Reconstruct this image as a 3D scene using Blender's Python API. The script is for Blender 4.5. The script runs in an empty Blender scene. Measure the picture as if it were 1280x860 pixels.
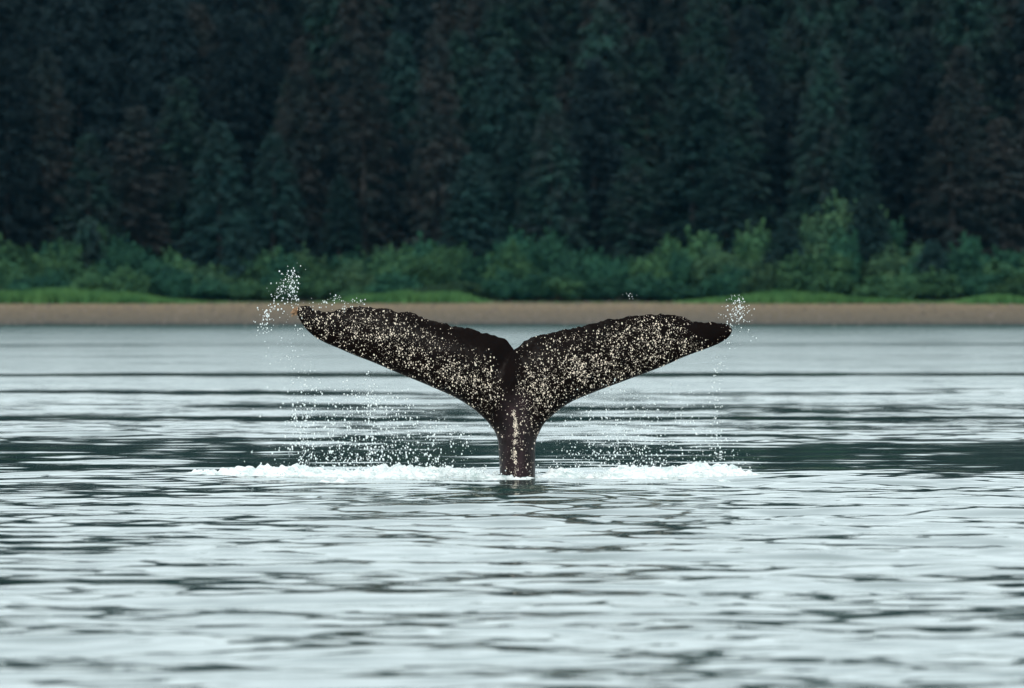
import bpy, math, random
import numpy as np
from mathutils import Vector

random.seed(7)
rng = np.random.default_rng(11)
scene = bpy.context.scene
COL = scene.collection

# ------------------------------------------------------------------ camera
FPX = 10667.0            # focal length in photograph pixels (300 mm lens, 36 mm sensor, 1280 px wide)
CAM_H = 1.77             # eye height above the water
HORIZON = 375.0          # row of the horizon in the photograph
WHALE_Y = 85.0
SHORE_Y = 590.0
cam_data = bpy.data.cameras.new('camera')
cam = bpy.data.objects.new('camera', cam_data)
COL.objects.link(cam)
cam_data.lens = 300.0
cam_data.sensor_width = 36.0
cam_data.clip_start = 0.5
cam_data.clip_end = 12000.0
cam.location = (0, 0, CAM_H)
cam.rotation_euler = (math.radians(90) - math.atan((430.0 - HORIZON) / FPX), 0, 0)
cam_data.dof.use_dof = True
cam_data.dof.focus_distance = WHALE_Y
cam_data.dof.aperture_fstop = 4.7
scene.camera = cam

# ------------------------------------------------------------------ sky, sun, exposure
SUN_EL, SUN_AZ = math.radians(34), math.radians(195)     # azimuth clockwise from +Y
world = bpy.data.worlds.new("World")
scene.world = world
world.use_nodes = True
wn = world.node_tree
for n in list(wn.nodes): wn.nodes.remove(n)
out = wn.nodes.new('ShaderNodeOutputWorld')
bg = wn.nodes.new('ShaderNodeBackground')
sky = wn.nodes.new('ShaderNodeTexSky')
sky.sky_type = 'NISHITA'
sky.sun_disc = False
sky.sun_elevation = SUN_EL
sky.sun_rotation = SUN_AZ
tc = wn.nodes.new('ShaderNodeTexCoord')
sep = wn.nodes.new('ShaderNodeSeparateXYZ')
ramp = wn.nodes.new('ShaderNodeValToRGB')                 # an overcast sky, a little brighter overhead
ramp.color_ramp.elements[0].position = 0.0
ramp.color_ramp.elements[0].color = (0.83, 0.965, 1.0, 1)
ramp.color_ramp.elements[1].position = 1.0
ramp.color_ramp.elements[1].color = (0.94, 0.98, 1.0, 1)
cl = wn.nodes.new('ShaderNodeTexNoise')
cl.inputs['Scale'].default_value = 3.0
cl.inputs['Detail'].default_value = 4.0
clm = wn.nodes.new('ShaderNodeMapRange')
clm.inputs['To Min'].default_value = 0.88
clm.inputs['To Max'].default_value = 1.12
sc1 = wn.nodes.new('ShaderNodeVectorMath'); sc1.operation = 'SCALE'
sc2 = wn.nodes.new('ShaderNodeVectorMath'); sc2.operation = 'SCALE'
OVERCAST = 13.8
sc2.inputs['Scale'].default_value = OVERCAST
mix = wn.nodes.new('ShaderNodeMix'); mix.data_type = 'RGBA'
mix.inputs['Factor'].default_value = 0.88
wn.links.new(tc.outputs['Generated'], sep.inputs[0])
wn.links.new(sep.outputs['Z'], ramp.inputs['Fac'])
wn.links.new(tc.outputs['Generated'], cl.inputs['Vector'])
wn.links.new(cl.outputs['Fac'], clm.inputs['Value'])
wn.links.new(ramp.outputs['Color'], sc1.inputs[0])
wn.links.new(clm.outputs['Result'], sc1.inputs['Scale'])
wn.links.new(sc1.outputs[0], sc2.inputs[0])
wn.links.new(sky.outputs['Color'], mix.inputs[6])
wn.links.new(sc2.outputs[0], mix.inputs[7])
wn.links.new(mix.outputs[2], bg.inputs['Color'])
bg.inputs['Strength'].default_value = 0.1
wn.links.new(bg.outputs[0], out.inputs['Surface'])

sun_data = bpy.data.lights.new('sun', 'SUN')
sun_data.energy = 1.5
sun_data.angle = math.radians(14)
sun_data.color = (1.0, 0.95, 0.88)
sun = bpy.data.objects.new('sun', sun_data)
COL.objects.link(sun)
sd = Vector((math.sin(SUN_AZ) * math.cos(SUN_EL), math.cos(SUN_AZ) * math.cos(SUN_EL), math.sin(SUN_EL)))
sun.rotation_euler = sd.to_track_quat('Z', 'Y').to_euler()

scene.view_settings.view_transform = 'Standard'
scene.view_settings.look = 'None'
scene.view_settings.exposure = 0.0
scene.view_settings.gamma = 1.0
scene.cycles.max_bounces = 5
scene.cycles.diffuse_bounces = 2
scene.cycles.glossy_bounces = 2
scene.cycles.sample_clamp_indirect = 4.0
scene.cycles.use_denoising = True

# ------------------------------------------------------------------ helpers
def px2w(px, py, Y=WHALE_Y):
    """a photograph pixel at distance Y as x, z"""
    return (px - 640.0) / FPX * Y, CAM_H - (py - HORIZON) / FPX * Y

def mesh_from(name, V, F, smooth=False):
    """V (n,3), F (m,3) or (m,4) integer array"""
    V = np.asarray(V, dtype=np.float32); F = np.asarray(F, dtype=np.int32)
    me = bpy.data.meshes.new(name)
    k = F.shape[1]
    me.vertices.add(len(V)); me.vertices.foreach_set('co', V.ravel())
    me.loops.add(F.size); me.loops.foreach_set('vertex_index', F.ravel())
    me.polygons.add(len(F))
    me.polygons.foreach_set('loop_start', np.arange(0, F.size, k, dtype=np.int32))
    me.update(calc_edges=True)
    if smooth:
        me.polygons.foreach_set('use_smooth', np.ones(len(F), dtype=bool))
    me.validate()
    return me

def link(name, me, mat=None, parent=None, kind=None, label=None, cat=None, group=None):
    o = bpy.data.objects.new(name, me)
    COL.objects.link(o)
    if mat is not None and len(me.materials) == 0: me.materials.append(mat)
    if parent is not None: o.parent = parent
    if kind: o['kind'] = kind
    if label: o['label'] = label
    if cat: o['category'] = cat
    if group: o['group'] = group
    return o

def hash2(ix, iy, seed):
    h = (ix.astype(np.int64) * 374761393 + iy.astype(np.int64) * 668265263 + seed * 974634777) & 0x7fffffff
    h = ((h ^ (h >> 13)) * 1274126177) & 0x7fffffff
    return ((h ^ (h >> 16)) & 0xffffff) / float(0xffffff)

def vnoise(x, y, seed=0):
    x = np.asarray(x, dtype=float); y = np.asarray(y, dtype=float)
    ix = np.floor(x); iy = np.floor(y)
    fx = x - ix; fy = y - iy
    fx = fx * fx * (3 - 2 * fx); fy = fy * fy * (3 - 2 * fy)
    a = hash2(ix, iy, seed); b = hash2(ix + 1, iy, seed)
    c = hash2(ix, iy + 1, seed); d = hash2(ix + 1, iy + 1, seed)
    return (a * (1 - fx) + b * fx) * (1 - fy) + (c * (1 - fx) + d * fx) * fy

def fbm(x, y, seed=0, oct=4):
    s = 0.0; a = 0.5; t = 0.0
    for k in range(oct):
        s = s + a * vnoise(x * 2 ** k, y * 2 ** k, seed + k * 17); t += a; a *= 0.5
    return s / t

def sstep(a, b, x):
    t = np.clip((x - a) / (b - a), 0, 1)
    return t * t * (3 - 2 * t)

def new_mat(name):
    m = bpy.data.materials.new(name); m.use_nodes = True
    nt = m.node_tree
    return m, nt, nt.nodes['Principled BSDF']

def N(nt, typ, **kw):
    n = nt.nodes.new(typ)
    for k, v in kw.items():
        if k in n.inputs: n.inputs[k].default_value = v
        else: setattr(n, k, v)
    return n

def ico():
    t = (1 + 5 ** .5) / 2
    v = np.array([(-1,t,0),(1,t,0),(-1,-t,0),(1,-t,0),(0,-1,t),(0,1,t),(0,-1,-t),(0,1,-t),(t,0,-1),(t,0,1),(-t,0,-1),(-t,0,1)], float)
    v /= np.linalg.norm(v[0])
    f = np.array([(0,11,5),(0,5,1),(0,1,7),(0,7,10),(0,10,11),(1,5,9),(5,11,4),(11,10,2),(10,7,6),(7,1,8),
                  (3,9,4),(3,4,2),(3,2,6),(3,6,8),(3,8,9),(4,9,5),(2,4,11),(6,2,10),(8,6,7),(9,8,1)])
    return v, f
ICO_V, ICO_F = ico()

def drops_mesh(name, P, R, stretch=1.0):
    """small round drops at P with radii R, one mesh"""
    P = np.asarray(P); R = np.asarray(R)
    n = len(P)
    sc = np.ones((n, 1, 3)); sc[:, 0, 2] = np.asarray(stretch) * np.ones(n)
    V = P[:, None, :] + ICO_V[None] * R[:, None, None] * sc * (1 + 0.25 * (rng.random((n, 12, 1)) - .5))
    F = ICO_F[None] + (np.arange(n) * 12)[:, None, None]
    return mesh_from(name, V.reshape(-1, 3), F.reshape(-1, 3), True)

# ------------------------------------------------------------------ materials
# water
m_water, nt, b = new_mat('water')
b.inputs['Base Color'].default_value = (0.020, 0.072, 0.064, 1)
b.inputs['IOR'].default_value = 1.45
at = N(nt, 'ShaderNodeAttribute', attribute_name='ruffle')
geo = N(nt, 'ShaderNodeNewGeometry')
mp = N(nt, 'ShaderNodeMapping'); mp.inputs['Scale'].default_value = (1.0, 1.7, 1.0)
nt.links.new(geo.outputs['Position'], mp.inputs['Vector'])
n1 = N(nt, 'ShaderNodeTexNoise', Scale=2.6, Detail=5.0, Roughness=0.62)
nt.links.new(mp.outputs[0], n1.inputs['Vector'])
sub = N(nt, 'ShaderNodeVectorMath', operation='SUBTRACT'); sub.inputs[1].default_value = (0.5, 0.5, 0.5)
nt.links.new(n1.outputs['Color'], sub.inputs[0])
msk = N(nt, 'ShaderNodeVectorMath', operation='MULTIPLY'); msk.inputs[1].default_value = (0.16, 0.30, 0.0)
nt.links.new(sub.outputs[0], msk.inputs[0])
scl = N(nt, 'ShaderNodeVectorMath', operation='SCALE')
nt.links.new(msk.outputs[0], scl.inputs[0]); nt.links.new(at.outputs['Fac'], scl.inputs['Scale'])
bia = N(nt, 'ShaderNodeAttribute', attribute_name='lean')
bv = N(nt, 'ShaderNodeCombineXYZ'); nt.links.new(bia.outputs['Fac'], bv.inputs['Y'])
add0 = N(nt, 'ShaderNodeVectorMath', operation='ADD')
nt.links.new(scl.outputs[0], add0.inputs[0]); nt.links.new(bv.outputs[0], add0.inputs[1]); scl = add0
add = N(nt, 'ShaderNodeVectorMath', operation='ADD')
nt.links.new(geo.outputs['Normal'], add.inputs[0]); nt.links.new(scl.outputs[0], add.inputs[1])
nrm = N(nt, 'ShaderNodeVectorMath', operation='NORMALIZE')
nt.links.new(add.outputs[0], nrm.inputs[0])
nt.links.new(nrm.outputs[0], b.inputs['Normal'])
rr = N(nt, 'ShaderNodeAttribute', attribute_name='rough')
nt.links.new(rr.outputs['Fac'], b.inputs['Roughness'])

# whale skin
m_skin, nt, b = new_mat('wet_whale_skin')
tcn = N(nt, 'ShaderNodeTexCoord')
n1 = N(nt, 'ShaderNodeTexNoise', Scale=2.2, Detail=8.0, Roughness=0.65)
cr = N(nt, 'ShaderNodeValToRGB')
cr.color_ramp.elements[0].position = 0.35; cr.color_ramp.elements[0].color = (0.0022, 0.0012, 0.0010, 1)
cr.color_ramp.elements[1].position = 0.75; cr.color_ramp.elements[1].color = (0.0065, 0.0032, 0.0026, 1)
nt.links.new(tcn.outputs['Object'], n1.inputs['Vector']); nt.links.new(n1.outputs['Fac'], cr.inputs[0])
# purplish brown skin of the tail stock
at2 = N(nt, 'ShaderNodeAttribute', attribute_name='stock')
n2 = N(nt, 'ShaderNodeTexNoise', Scale=9.0, Detail=8.0, Roughness=0.7)
cr2 = N(nt, 'ShaderNodeValToRGB')
cr2.color_ramp.elements[0].position = 0.35; cr2.color_ramp.elements[0].color = (0.005, 0.0027, 0.0027, 1)
cr2.color_ramp.elements[1].position = 0.7; cr2.color_ramp.elements[1].color = (0.046, 0.025, 0.029, 1)
nt.links.new(tcn.outputs['Object'], n2.inputs['Vector']); nt.links.new(n2.outputs['Fac'], cr2.inputs[0])
mx = N(nt, 'ShaderNodeMix', data_type='RGBA')
nt.links.new(at2.outputs['Fac'], mx.inputs['Factor']); nt.links.new(cr.outputs[0], mx.inputs[6]); nt.links.new(cr2.outputs[0], mx.inputs[7])
nt.links.new(mx.outputs[2], b.inputs['Base Color'])
b.inputs['Roughness'].default_value = 0.30
sm = N(nt, 'ShaderNodeMapRange'); sm.inputs['To Min'].default_value = 0.035; sm.inputs['To Max'].default_value = 0.16
nt.links.new(at2.outputs['Fac'], sm.inputs['Value']); nt.links.new(sm.outputs['Result'], b.inputs['Specular IOR Level'])
n3 = N(nt, 'ShaderNodeTexNoise', Scale=26.0, Detail=5.0)
bp = N(nt, 'ShaderNodeBump', Strength=0.5, Distance=0.01)
nt.links.new(tcn.outputs['Object'], n3.inputs['Vector']); nt.links.new(n3.outputs['Fac'], bp.inputs['Height'])
nt.links.new(bp.outputs[0], b.inputs['Normal'])

def drop_mat(name, col, rough=0.12, sss=0.0):
    m, nt, b = new_mat(name)
    b.inputs['Base Color'].default_value = (*col, 1)
    b.inputs['Roughness'].default_value = rough
    b.inputs['IOR'].default_value = 1.4
    return m
m_drop = drop_mat('airborne_water', (0.86, 0.93, 0.93))
m_bead = drop_mat('water_beads', (1.0, 0.87, 0.72), 0.08)  # bright cream carries the warm sparkle of light on the beads
# foam
m_foam, nt, b = new_mat('white_foam')
n1 = N(nt, 'ShaderNodeTexNoise', Scale=7.0, Detail=8.0, Roughness=0.7)
tcn = N(nt, 'ShaderNodeTexCoord'); nt.links.new(tcn.outputs['Object'], n1.inputs['Vector'])
cr = N(nt, 'ShaderNodeValToRGB')
cr.color_ramp.elements[0].position = 0.36; cr.color_ramp.elements[0].color = (0.42, 0.54, 0.53, 1)
cr.color_ramp.elements[1].position = 0.55; cr.color_ramp.elements[1].color = (0.86, 0.90, 0.89, 1)
nt.links.new(n1.outputs['Fac'], cr.inputs[0]); nt.links.new(cr.outputs[0], b.inputs['Base Color'])
b.inputs['Roughness'].default_value = 0.5
n2 = N(nt, 'ShaderNodeTexNoise', Scale=30.0, Detail=6.0)
bp = N(nt, 'ShaderNodeBump', Strength=0.4, Distance=0.02)
nt.links.new(tcn.outputs['Object'], n2.inputs['Vector']); nt.links.new(n2.outputs['Fac'], bp.inputs['Height']); nt.links.new(bp.outputs[0], b.inputs['Normal'])
# barnacles
m_barn, nt, b = new_mat('barnacle')
n1 = N(nt, 'ShaderNodeTexNoise', Scale=40.0, Detail=3.0)
cr = N(nt, 'ShaderNodeValToRGB')
cr.color_ramp.elements[0].position = 0.35; cr.color_ramp.elements[0].color = (0.20, 0.09, 0.035, 1)
cr.color_ramp.elements[1].position = 0.65; cr.color_ramp.elements[1].color = (0.42, 0.26, 0.14, 1)
nt.links.new(n1.outputs['Fac'], cr.inputs[0]); nt.links.new(cr.outputs[0], b.inputs['Base Color'])

def leaf_mat(name, dark, light, alt=None, scale=0.9, transl=0.25):
    m, nt, b = new_mat(name)
    tcn = N(nt, 'ShaderNodeTexCoord')
    oi = N(nt, 'ShaderNodeObjectInfo')
    ad = N(nt, 'ShaderNodeVectorMath', operation='ADD')
    nt.links.new(tcn.outputs['Object'], ad.inputs[0])
    ml = N(nt, 'ShaderNodeMath', operation='MULTIPLY'); ml.inputs[1].default_value = 57.0
    nt.links.new(oi.outputs['Random'], ml.inputs[0]); nt.links.new(ml.outputs[0], ad.inputs[1])
    n1 = N(nt, 'ShaderNodeTexNoise', Scale=scale, Detail=5.0, Roughness=0.65)
    nt.links.new(ad.outputs[0], n1.inputs['Vector'])
    cr = N(nt, 'ShaderNodeValToRGB')
    cr.color_ramp.elements[0].position = 0.33; cr.color_ramp.elements[0].color = (*dark, 1)
    cr.color_ramp.elements[1].position = 0.68; cr.color_ramp.elements[1].color = (*light, 1)
    nt.links.new(n1.outputs['Fac'], cr.inputs[0])
    src = cr.outputs[0]
    if alt is not None:
        n2 = N(nt, 'ShaderNodeTexNoise', Scale=0.35, Detail=3.0)
        nt.links.new(ad.outputs[0], n2.inputs['Vector'])
        mr = N(nt, 'ShaderNodeMapRange'); mr.inputs['From Min'].default_value = 0.42; mr.inputs['From Max'].default_value = 0.62
        nt.links.new(n2.outputs['Fac'], mr.inputs['Value'])
        mx = N(nt, 'ShaderNodeMix', data_type='RGBA')
        nt.links.new(mr.outputs['Result'], mx.inputs['Factor']); nt.links.new(src, mx.inputs[6])
        mx.inputs[7].default_value = (*alt, 1)
        src = mx.outputs[2]
    hs = N(nt, 'ShaderNodeHueSaturation')
    mr2 = N(nt, 'ShaderNodeMapRange'); mr2.inputs['To Min'].default_value = 0.7; mr2.inputs['To Max'].default_value = 1.3
    nt.links.new(oi.outputs['Random'], mr2.inputs['Value']); nt.links.new(mr2.outputs['Result'], hs.inputs['Value'])
    nt.links.new(src, hs.inputs['Color'])
    nt.links.new(hs.outputs[0], b.inputs['Base Color'])
    b.inputs['Roughness'].default_value = 0.8
    b.inputs['Specular IOR Level'].default_value = 0.08
    return m
m_spruce = {
 'green': leaf_mat('spruce_needles_green', (0.004, 0.015, 0.018), (0.022, 0.060, 0.046), (0.018, 0.028, 0.028)),
 'teal':  leaf_mat('spruce_needles_teal', (0.003, 0.013, 0.015), (0.016, 0.049, 0.044), (0.013, 0.030, 0.029)),
 'brown': leaf_mat('spruce_needles_brown', (0.005, 0.012, 0.016), (0.024, 0.038, 0.035), (0.027, 0.029, 0.028)),
 'dark':  leaf_mat('spruce_needles_dark', (0.002, 0.007, 0.011), (0.015, 0.030, 0.032)),
}
m_alder = {
 'mid':   leaf_mat('alder_leaves_mid', (0.011, 0.048, 0.029), (0.058, 0.132, 0.056), None, 1.2),
 'deep':  leaf_mat('alder_leaves_deep', (0.006, 0.038, 0.030), (0.034, 0.110, 0.062), None, 1.2),
 'pale':  leaf_mat('alder_leaves_pale', (0.014, 0.050, 0.032), (0.062, 0.124, 0.060), None, 1.2),
}
m_grass = leaf_mat('shore_grass', (0.032, 0.10, 0.036), (0.085, 0.19, 0.062), None, 0.5)
m_bark, nt, b = new_mat('bark')
n1 = N(nt, 'ShaderNodeTexNoise', Scale=6.0, Detail=5.0)
cr = N(nt, 'ShaderNodeValToRGB')
cr.color_ramp.elements[0].color = (0.012, 0.012, 0.012, 1); cr.color_ramp.elements[1].color = (0.060, 0.056, 0.052, 1)
nt.links.new(n1.outputs['Fac'], cr.inputs[0]); nt.links.new(cr.outputs[0], b.inputs['Base Color'])
b.inputs['Roughness'].default_value = 0.9

# ground: wet dark shingle at the waterline, tan shingle above, dark soil under the wood
m_ground, nt, b = new_mat('ground')
geo = N(nt, 'ShaderNodeNewGeometry'); sp = N(nt, 'ShaderNodeSeparateXYZ')
nt.links.new(geo.outputs['Position'], sp.inputs[0])
nz = N(nt, 'ShaderNodeTexNoise', Scale=0.35, Detail=6.0, Roughness=0.7); nt.links.new(geo.outputs['Position'], nz.inputs['Vector'])
ma = N(nt, 'ShaderNodeMath', operation='MULTIPLY_ADD'); ma.inputs[1].default_value = 0.35; 
nt.links.new(nz.outputs['Fac'], ma.inputs[0]); nt.links.new(sp.outputs['Z'], ma.inputs[2])
mr = N(nt, 'ShaderNodeMapRange'); mr.inputs['From Min'].default_value = 0.0; mr.inputs['From Max'].default_value = 4.0
nt.links.new(ma.outputs[0], mr.inputs['Value'])
cr = N(nt, 'ShaderNodeValToRGB')
els = cr.color_ramp.elements
els[0].position = 0.062; els[0].color = (0.020, 0.032, 0.030, 1)
els[1].position = 0.098; els[1].color = (0.095, 0.085, 0.068, 1)
e = els.new(0.30); e.color = (0.142, 0.113, 0.076, 1)
e = els.new(0.40); e.color = (0.195, 0.150, 0.094, 1)
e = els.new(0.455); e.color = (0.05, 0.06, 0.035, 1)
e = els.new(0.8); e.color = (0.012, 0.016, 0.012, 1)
nt.links.new(mr.outputs['Result'], cr.inputs[0])
nz2 = N(nt, 'ShaderNodeTexNoise', Scale=2.5, Detail=6.0, Roughness=0.75); nt.links.new(geo.outputs['Position'], nz2.inputs['Vector'])
mr3 = N(nt, 'ShaderNodeMapRange'); mr3.inputs['From Min'].default_value=.3; mr3.inputs['From Max'].default_value=.7; mr3.inputs['To Min'].default_value = 0.55; mr3.inputs['To Max'].default_value = 1.35
nt.links.new(nz2.outputs['Fac'], mr3.inputs['Value'])
vm = N(nt, 'ShaderNodeVectorMath', operation='SCALE'); nt.links.new(cr.outputs[0], vm.inputs[0]); nt.links.new(mr3.outputs['Result'], vm.inputs['Scale'])
nt.links.new(vm.outputs[0], b.inputs['Base Color'])
b.inputs['Roughness'].default_value = 0.9
b.inputs['Specular IOR Level'].default_value = 0.2
bp = N(nt, 'ShaderNodeBump', Strength=0.6, Distance=0.2); nt.links.new(nz2.outputs['Fac'], bp.inputs['Height']); nt.links.new(bp.outputs[0], b.inputs['Normal'])

m_stone, nt, b = new_mat('beach_stone')
oi = N(nt, 'ShaderNodeNewGeometry'); nz = N(nt, 'ShaderNodeTexNoise', Scale=1.7, Detail=4.0)
nt.links.new(oi.outputs['Position'], nz.inputs['Vector'])
cr = N(nt, 'ShaderNodeValToRGB'); cr.color_ramp.elements[0].position=.35; cr.color_ramp.elements[1].position=.65
cr.color_ramp.elements[0].color = (0.06, 0.055, 0.05, 1); cr.color_ramp.elements[1].color = (0.24, 0.20, 0.17, 1)
nt.links.new(nz.outputs['Fac'], cr.inputs[0]); nt.links.new(cr.outputs[0], b.inputs['Base Color']); b.inputs['Roughness'].default_value = .85

# ------------------------------------------------------------------ ground sheet (sea bed, beach, wooded slope)
def ground_z(x, y):
    d = y - (SHORE_Y + 1.2 * (fbm(x * 0.05 + 9, x * 0 + 3, 5, 3) - .5))
    z = np.where(d < 0, np.maximum(0.10 * d, -8.0), 0.0)
    z = z + np.clip(d, 0, 12) * 0.133
    z = z + np.clip(d - 12, 0, 14) * 0.012
    z = z + np.clip(d - 26, 0, 60) * 0.05
    z = z + np.clip(d - 100, 0, 90) * 0.42 + np.clip(d - 190, 0, 600) * 0.02
    z = z + sstep(20, 60, d) * 1.5 * (fbm(x * 0.03, y * 0.03, 8, 3) - .5)
    return z
gx = np.unique(np.concatenate([np.linspace(-70, 70, 141), np.sign(np.linspace(-1, 1, 41)) * (70 + np.abs(np.linspace(-1, 1, 41)) ** 3 * 4500)]))
gy = np.unique(np.concatenate([np.linspace(-4500, 500, 14), np.linspace(500, 585, 8), np.linspace(585, 620, 70), np.linspace(620, 760, 60), np.linspace(760, 5500, 16)]))
GX, GY = np.meshgrid(gx, gy)
GZ = ground_z(GX, GY)
def grid_faces(nr, nc):
    i = np.arange(nr - 1)[:, None] * nc + np.arange(nc - 1)[None]
    return np.stack([i, i + 1, i + nc + 1, i + nc], -1).reshape(-1, 4)
me = mesh_from('ground', np.stack([GX, GY, GZ], -1).reshape(-1, 3), grid_faces(len(gy), len(gx)), True)
link('ground', me, m_ground, kind='structure')

# ------------------------------------------------------------------ water sheet
def rows():
    ys = [-4500, -2000, -800, -300, -100, -30, 0, 10, 20, 27]
    y = 30.0
    while y < 645:
        ys.append(y)
        y += 0.085 if y < 92 else (0.085 * (y / 92) ** 2.0 if y < 200 else 0.4 + (y - 200) * .01)
    return np.array(ys)
wy = rows()
s_in = np.arange(-0.085, 0.0851, 0.0011)
s_out = 0.085 + 0.0022 * np.cumsum(1.14 ** np.arange(62)); s_out = s_out[s_out < 60]
ws = np.concatenate([-s_out[::-1], s_in, s_out])
WS, WYY = np.meshgrid(ws, wy)
WX = WS * np.maximum(WYY, 27.0)
dyr = np.gradient(wy)[:, None] * np.ones_like(WS)
dxr = np.abs(np.gradient(WX, axis=1))
cell = np.maximum(dyr, dxr)

def ruffle(x, y):
    """how wind-ruffled the water is at a place: 1 ruffled, 0 smooth"""
    w = y * (1 + 0.05 * (fbm(x * 0.10, y * 0.02, 31, 3) - .5)) + 0.0 * x
    def band(c, hw, depth, seed, sx):
        n = 0.55 + 0.9 * fbm(x * sx, y * 0.03 + seed, seed, 3)
        return depth * np.exp(-((w - c) / (hw)) ** 2) * n * (0.45 + 1.1 * fbm(x * 0.45, y * 0.7, seed + 200, 3))
    r = 1.0 + 0 * x
    # smooth water just beyond the whale
    edge = 88.2 + 9.0 * (fbm(x * 0.30, y * 0.25, 40, 4) - .5)
    dark = sstep(-2.0, 1.5, y - edge) * (1 - sstep(96, 120, y + 14 * (fbm(x * .25, y * .12, 41, 4) - .5)))
    r = r - 0.90 * dark
    r = r - band(128.5, 2.2, 0.85, 3, 0.06) - band(143, 3, 0.25, 9, 0.3) - band(163, 5, 0.30, 12, 0.2) - band(202, 4.0, 0.95, 5, 0.03) \
          - band(335, 12, 0.5, 7, 0.03) - band(262, 8, 0.25, 8, 0.05)
    mid = sstep(92, 106, y) * (1 - sstep(150, 180, y))
    r = r - 1.0 * mid * np.clip(fbm(x * 0.40, y * 0.55, 77, 5) - .28, 0, 1)
    # streaks all the way to the beach
    farm = sstep(95, 130, y)
    r = r - farm * 1.1 * np.clip(fbm(x * 0.22, y * 0.20, 91, 5) - .44, 0, 1) - farm * 1.1 * np.clip(fbm(x * 0.022, y * 0.13, 92, 5) - .44, 0, 1)
    r = r + 2.0 * dark * np.clip(fbm(x * 0.7, y * 1.3, 93, 5) - .50, 0, 1)
    return np.clip(r, 0.05, 1.0)

RUF = ruffle(WX, WYY)
NW = 84
lam = 0.36 * (3.4 / 0.36) ** rng.random(NW)
ang = rng.normal(0, 0.62, NW) + 0.05
ph = rng.random(NW) * 6.283
amp = lam ** 0.85 * 0.0017
kx = 2 * np.pi / lam * np.sin(ang); ky = 2 * np.pi / lam * np.cos(ang)
NL = 9                                                    # long low swell
lamL = rng.uniform(3.5, 8.5, NL); angL = rng.normal(0.0, 0.16, NL); phL = rng.random(NL) * 6.283
ampL = lamL * 0.0013
def height(x, y, cell):
    wx = x + 1.2 * (fbm(x * .35, y * .35, 50, 3) - .5); wyv = y + 1.2 * (fbm(x * .35 + 7, y * .35, 51, 3) - .5)
    h = np.zeros_like(x)
    for i in range(NW):
        f = sstep(2.2, 4.5, lam[i] / cell)
        h += amp[i] * f * np.sin(kx[i] * wx + ky[i] * wyv + ph[i])
    for i in range(NL):                                   # (fades out where the water is sheltered, beyond the whale)
        k = 6.2832 / lamL[i]
        h += ampL[i] * sstep(2.2, 4.5, lamL[i] / cell) * np.sin(k * (math.sin(angL[i]) * wx + math.cos(angL[i]) * wyv) + phL[i])
    return h
near = (WYY > 26) & (WYY < 330) & (np.abs(WS) < 1.0)
WZ = np.zeros_like(WX)
gain = (0.36 + 1.15 * np.clip(fbm(WX * 0.22, WYY * 0.16, 60, 4) - .22, 0, 1)) * (1 + 1.3 * sstep(98, 116, WYY))
WZ[near] = height(WX[near], WYY[near], cell[near]) * (1 - 0.45 * sstep(92, 130, WYY[near])) * (0.15 + 0.85 * RUF[near] ** 1.2) * gain[near]
# the ring swell pushed out by the tail
d0 = np.hypot(WX - 0.05, (WYY - WHALE_Y))
WZ += 0.030 * np.exp(-((d0 - 4.2) / 1.3) ** 2) + 0.02 * np.exp(-((d0 - 9) / 1.6) ** 2) * (WYY < WHALE_Y)
me = mesh_from('water', np.stack([WX, WYY, WZ], -1).reshape(-1, 3), grid_faces(len(wy), len(ws)), True)
a = me.attributes.new('ruffle', 'FLOAT', 'POINT'); 
ruf_small = RUF * (0.16 + 0.84 * sstep(85, 140, WYY))
a.data.foreach_set('value', ruf_small.ravel().astype(np.float32))
a = me.attributes.new('rough', 'FLOAT', 'POINT')
far = sstep(80, 260, WYY)
rough = 0.05 + RUF * (0.0 + 0.22 * far)
a.data.foreach_set('value', rough.ravel().astype(np.float32))
a = me.attributes.new('lean', 'FLOAT', 'POINT')       # shading normals tilted towards the camera far out, so the water mirrors more sky
a.data.foreach_set('value', (RUF * (0.003 - 0.050 * sstep(93, 160, WYY) - 0.03 * sstep(330, 500, WYY))).ravel().astype(np.float32))
link('water', me, m_water, kind='structure')

# ------------------------------------------------------------------ whale tail
LEAD_L = [(625,640),(625,597),(624,575),(623,560),(622,550),(618,539),(610,528),(597,515.5),(582,504.5),(565,495),(545,486),(525,477.5),(505,469.5),(485,461),(465,452.5),(445,445),(425,436.5),(405,428),(390,419),(379,408),(372.5,397),(370,389)]
TRAIL_L = [(642.5,437),(636,429),(630,424),(620,420),(605,416),(592,412),(577,409.5),(565,407),(550,403),(535,399),(520,393),(507,389.5),(495,390.5),(485,386),(470,384.5),(450,384),(435,384.5),(429,388.5),(422,387),(414,389.5),(406,389),(395,388),(387,384.5),(380,383),(374,383.5),(370,389)]
LEAD_R = [(669,640),(669,597),(669,575),(669,560),(671,548),(675,539),(680,530),(689,521),(701,511),(717,501),(740,491.5),(765,482),(792,472),(815,463.5),(837,454.5),(855,446.5),(875,439),(895,431.5),(908,424.5),(914,418.5),(916,413)]
TRAIL_R = [(642.5,437),(649,433),(654,427.5),(662,423),(677,419),(692,416),(705,412.5),(717,409.5),(735,406),(750,402.5),(765,399.5),(780,397),(795,394.5),(812,392.5),(830,394),(847,395),(857,397.5),(867,402.5),(880,403),(895,403),(907,405.5),(914,409),(916,413)]
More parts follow.
